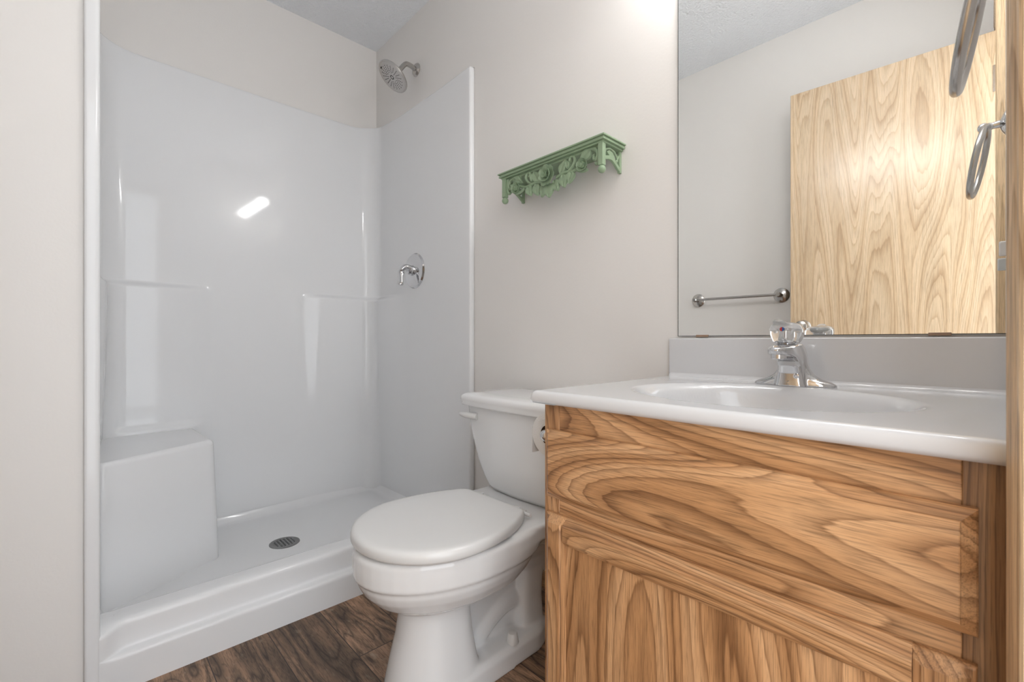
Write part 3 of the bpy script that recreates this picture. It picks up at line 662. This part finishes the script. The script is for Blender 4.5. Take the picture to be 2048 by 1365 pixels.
obj('backsplash', g, M['marble'], vt2, bevel=0.003)
g = MB(); g.lathe((SX+0.02, SY, ZT-0.133), (0,0,1), [(0.031,0),(0.031,0.003),(0.022,0.005),(0.018,0.003),(0.0,0.006)], 32, cap1=False)
obj('drain_stopper', g, M['chrome'], vt2)

# faucet
FX, FY = 1.088, 0.284
fc = thing('faucet', (FX, FY, ZT), 'chrome single-handle faucet with clear knob on the white sink top, in front of the mirror', 'faucet')
def sec(xf, xb, hw, z, n=40, e=2.4, cx=None):
    xc = cx if cx is not None else (xf + xb) / 2; out = []
    for i in range(n):
        a = 2*PI*i/n; c, s = math.cos(a), math.sin(a); rx = (xc - xf) if c < 0 else (xb - xc)
        out.append((xc + math.copysign(abs(c)**(2/e), c)*rx, FY + math.copysign(abs(s)**(2/e), s)*hw, z))
    return out
g = MB()
g.loft([sec(FX-0.026,FX+0.026,0.0760,ZT+0.0), sec(FX-0.026,FX+0.026,0.0755,ZT+0.004), sec(FX-0.0255,FX+0.0255,0.067,ZT+0.009), sec(FX-0.025,FX+0.025,0.049,ZT+0.015), sec(FX-0.0245,FX+0.0245,0.037,ZT+0.023),
        sec(FX-0.024,FX+0.024,0.0295,ZT+0.034), sec(FX-0.024,FX+0.023,0.026,ZT+0.048), sec(FX-0.03,FX+0.022,0.0245,ZT+0.064), sec(FX-0.05,FX+0.018,0.023,ZT+0.078), sec(FX-0.06,FX+0.010,0.021,ZT+0.086)])
g.loft([sec(FX-0.040,FX+0.020,0.0300,ZT+0.0,e=4), sec(FX-0.0385,FX+0.020,0.0275,ZT+0.012,e=4), sec(FX-0.038,FX+0.020,0.0245,ZT+0.028,e=4), sec(FX-0.041,FX+0.020,0.0225,ZT+0.042,e=4), sec(FX-0.050,FX+0.020,0.0220,ZT+0.052,e=4),
        sec(FX-0.068,FX+0.020,0.0220,ZT+0.059,e=3.4), sec(FX-0.100,FX+0.018,0.0225,ZT+0.0645,e=3), sec(FX-0.124,FX+0.016,0.0222,ZT+0.068,e=2.6), sec(FX-0.128,FX+0.014,0.0218,ZT+0.075,e=2.6), sec(FX-0.124,FX+0.008,0.021,ZT+0.080,e=2.6), sec(FX-0.105,FX+0.0,0.020,ZT+0.084,e=2.4), sec(FX-0.08,FX-0.010,0.016,ZT+0.086)])
obj('faucet_body', g, M['chrome'], fc, remesh=0.0014, sm=5, smooth=180)
g = MB(); g.lathe((FX-0.100, FY, ZT+0.069), (0,0,-1), [(0.0135,0),(0.0135,0.010),(0.012,0.011),(0.0115,0.009)], 32, m=M['chrome'], cap1=False); g.lathe((FX-0.100, FY, ZT+0.0605), (0,0,-1), [(0.0115,0),(0.0,0.0005)], 32, m=M['dark'], cap1=False)
obj('aerator', g, M['chrome'], fc)
g = MB(); g.lathe((FX-0.0375, FY-0.014, ZT+0.022), (-1,0,0), [(0.0052,0),(0.0052,0.0015),(0.0035,0.002),(0.003,0.001)], 24); obj('set_screw', g, M['chrome'], fc)
HC = Vector((FX-0.052, FY, ZT+0.086)); hz = Vector((0.16, 0, 1)).normalized()
g = MB(); g.lathe(HC, hz, [(0.016,-0.002),(0.021,0.003),(0.0195,0.006),(0.012,0.010),(0.011,0.026),(0.016,0.030),(0.0,0.032)], 32, cap1=False); obj('handle_core', g, M['chrome'], fc)
g = MB(); O_, X_, Y_, Z_ = g.frame(HC, hz, (1,0,0))
rings = []
for h_, r, e in ((0.005,0.0235,2.2),(0.008,0.0255,2.4),(0.018,0.0285,3.2),(0.030,0.0300,3.2),(0.038,0.0290,3.0),(0.043,0.0250,2.6),(0.046,0.0180,2.2),(0.047,0.0080,2.0)):
    rg = []
    for i in range(48):
        a = 2*PI*i/48; c, s = math.cos(a), math.sin(a)
        rg.append(O_ + X_ * (math.copysign(abs(c)**(2/e), c) * r) + Y_ * (math.copysign(abs(s)**(2/e), s) * r * 0.97) + Z_ * (h_ * 0.93))
    rings.append(rg)
g.loft(rings)
rings = []      # lever tab, towards the user
for t in range(7):
    u = t / 6; c = O_ + X_ * (-0.020 - 0.026*u) + Z_ * (0.036 + 0.005*u*u) + Y_ * 0.004; wv = lerp(0.016, 0.009, u) * (0.75 if t == 6 else 1); th = lerp(0.005, 0.0022, u)
    rings.append([c + Y_ * (wv*math.cos(2*PI*i/20)) + Z_ * (th*math.sin(2*PI*i/20)) for i in range(20)])
g.loft(rings)
hd = obj('handle', g, M['clear'], fc, smooth=60); hd['label'] = 'clear faceted knob handle'
for k, mt in ((1, 'red'), (-1, 'blue')):
    g = MB(); base = O_ - X_ * 0.0305 + Z_ * 0.026
    pts = [base + Y_ * (k * 0.0042 * math.sin(PI*i/10)) + Z_ * (0.0042 * math.cos(PI*i/10)) for i in range(11)]
    g.loft([pts, [p - X_ * 0.001 for p in pts]]); d = obj('temperature_mark', g, M[mt], fc); d['label'] = mt + ' half of the temperature dot'

# mirror with clips
mr_ = thing('wall_mirror', (XB, 0.28, 0.871), 'large frameless wall mirror above the sink, reflecting the oak door and towel bar', 'mirror')
g = MB(); g.box(XB-0.0052, XB-0.0004, YC+0.0015, 0.580, 0.8705, 1.815, M['edge']); k = g.mi(M['mirror'])
g.bm.faces.ensure_lookup_table()
x_ = XB - 0.0053; vs = [g.bm.verts.new(p) for p in ((x_, YC+0.0015, 0.8718), (x_, 0.5785, 0.8718), (x_, 0.5785, 1.8145), (x_, YC+0.0015, 1.8145))]; g.face(vs[::-1], k)
obj('glass', g, None, mr_, recalc=False)
for yy in (0.5135, 0.0645):
    g = MB(); g.box(XB-0.008, XB-0.0056, yy-0.016, yy+0.016, 0.868, 0.874); obj('mirror_clip', g, M['clip'], mr_, bevel=0.001)

# towel ring on the door wall
rc = Vector((0.842, 0.0175, 1.268))
tr = thing('towel_ring', (0.842, YC, 1.345), 'brushed metal towel ring hanging near the mirror, at the upper right by the door casing', 'towel ring')
g = MB(); g.lathe((0.842, YC+0.0005, 1.345), (0,1,0), [(0.026,0),(0.026,0.004),(0.020,0.008),(0.009,0.012),(0.0075,0.022),(0.009,0.030)], 36); g.sphere((0.842, 0.010, 1.345), 0.0105, 10)
obj('ring_post', g, M['chrome'], tr)
ax = Vector((1, 0.042, 0)).normalized(); dn = Vector((0, 0.19, -1)).normalized()
g = MB(); g.tube([rc + ax * (0.076*math.cos(2*PI*i/72)) + dn * (0.076*math.sin(2*PI*i/72)) for i in range(72)], 0.0062, 16, closed=True)
obj('ring', g, M['nickel'], tr, smooth=180)

# towel bar on the opposite wall
tb = thing('towel_bar', (XO, 0.96, 1.095), 'short nickel towel bar on the opposite wall beside the open door, seen in the mirror', 'towel bar')
for yy in (1.178, 0.742):
    g = MB(); g.lathe((XO+0.0005, yy, 1.095), (1,0,0), [(0.037,0),(0.038,0.003),(0.033,0.008),(0.022,0.012),(0.011,0.016),(0.0095,0.040),(0.013,0.046),(0.013,0.058),(0.009,0.062)], 40); obj('bar_post', g, M['nickel'], tb)
g = MB(); g.lathe((XO+0.052, 0.742, 1.095), (0,1,0), [(0.0072,0),(0.0072,0.436)], 20); obj('bar', g, M['nickel'], tb)

# toilet paper holder on the cabinet side, and the roll
RX, RY, RZ = 0.705, 0.634, 0.662
hp = thing('toilet_paper_holder', (0.76, 0.582, RZ), 'chrome toilet paper holder fixed to the side of the oak vanity cabinet', 'holder')
for xx in (RX-0.006, RX+0.108):
    g = MB(); g.lathe((xx, VY1+0.0005, RZ), (0,1,0), [(0.014,0),(0.014,0.003),(0.007,0.006),(0.006,0.040)], 20); g.sphere((xx, RY, RZ), 0.0125, 10)
    obj('post', g, M['chrome'], hp)
g = MB(); g.lathe((RX-0.004, RY, RZ), (1,0,0), [(0.006,0),(0.006,0.112)], 16); obj('roller', g, M['chrome'], hp)
rl = thing('toilet_paper_roll', (RX+0.05, RY, RZ), 'white toilet paper roll on the chrome holder between tank and vanity', 'toilet paper')
g = MB(); g.lathe((RX, RY, RZ), (1,0,0), [(0.020,0),(0.0435,0),(0.045,0.001),(0.045,0.101),(0.0435,0.102),(0.020,0.102)], 56, cap0=False, cap1=False)
g.loft([[(x, RY+0.0455+d, z) for x, d in ((RX,0),(RX+0.102,0),(RX+0.102,-0.0008),(RX,-0.0008))] for z in (RZ+0.012, RZ-0.02, RZ-0.044)])
obj('paper', g, M['paper'], rl, smooth=50)
g = MB(); g.lathe((RX+0.0005, RY, RZ), (1,0,0), [(0.0202,0),(0.0202,0.101),(0.0188,0.101),(0.0188,0)], 40, cap0=False, cap1=False); obj('cardboard_core', g, M['card'], rl)

# light switch on the door wall (edge-on in the mirror)
sw_ = thing('light_switch', (1.06, YC, 1.005), 'small white switch on the door wall beside the mirror edge, seen in the mirror', 'switch')
obj('switch_plate', MB().box(1.025, 1.095, YC+0.0004, YC+0.005, 0.947, 1.063), M['plastic'], sw_, bevel=0.002)
obj('toggle', MB().box(1.055, 1.065, YC+0.004, YC+0.018, 0.993, 1.016), M['plastic'], sw_, bevel=0.002)

# vanity light above the mirror (out of frame, lights the room)
LZ, LY = 1.985, 0.285
lf = thing('vanity_light', (XB, LY, LZ), 'chrome strip light with four round bulbs on the wall above the mirror', 'light fixture')
obj('backplate', MB().box(XB-0.026, XB-0.0005, LY-0.305, LY+0.305, LZ-0.055, LZ+0.055), M['chrome'], lf, bevel=0.006)
for k in range(4):
    y = LY + (k - 1.5) * 0.152
    g = MB(); g.lathe((XB-0.026, y, LZ), (-1,0,0), [(0.022,0),(0.022,0.050)], 20); so = obj('socket', g, M['chrome'], lf)
    g = MB(); g.sphere((XB-0.108, y, LZ), 0.034, 14); obj('bulb', g, M['bulb'], so, smooth=180)
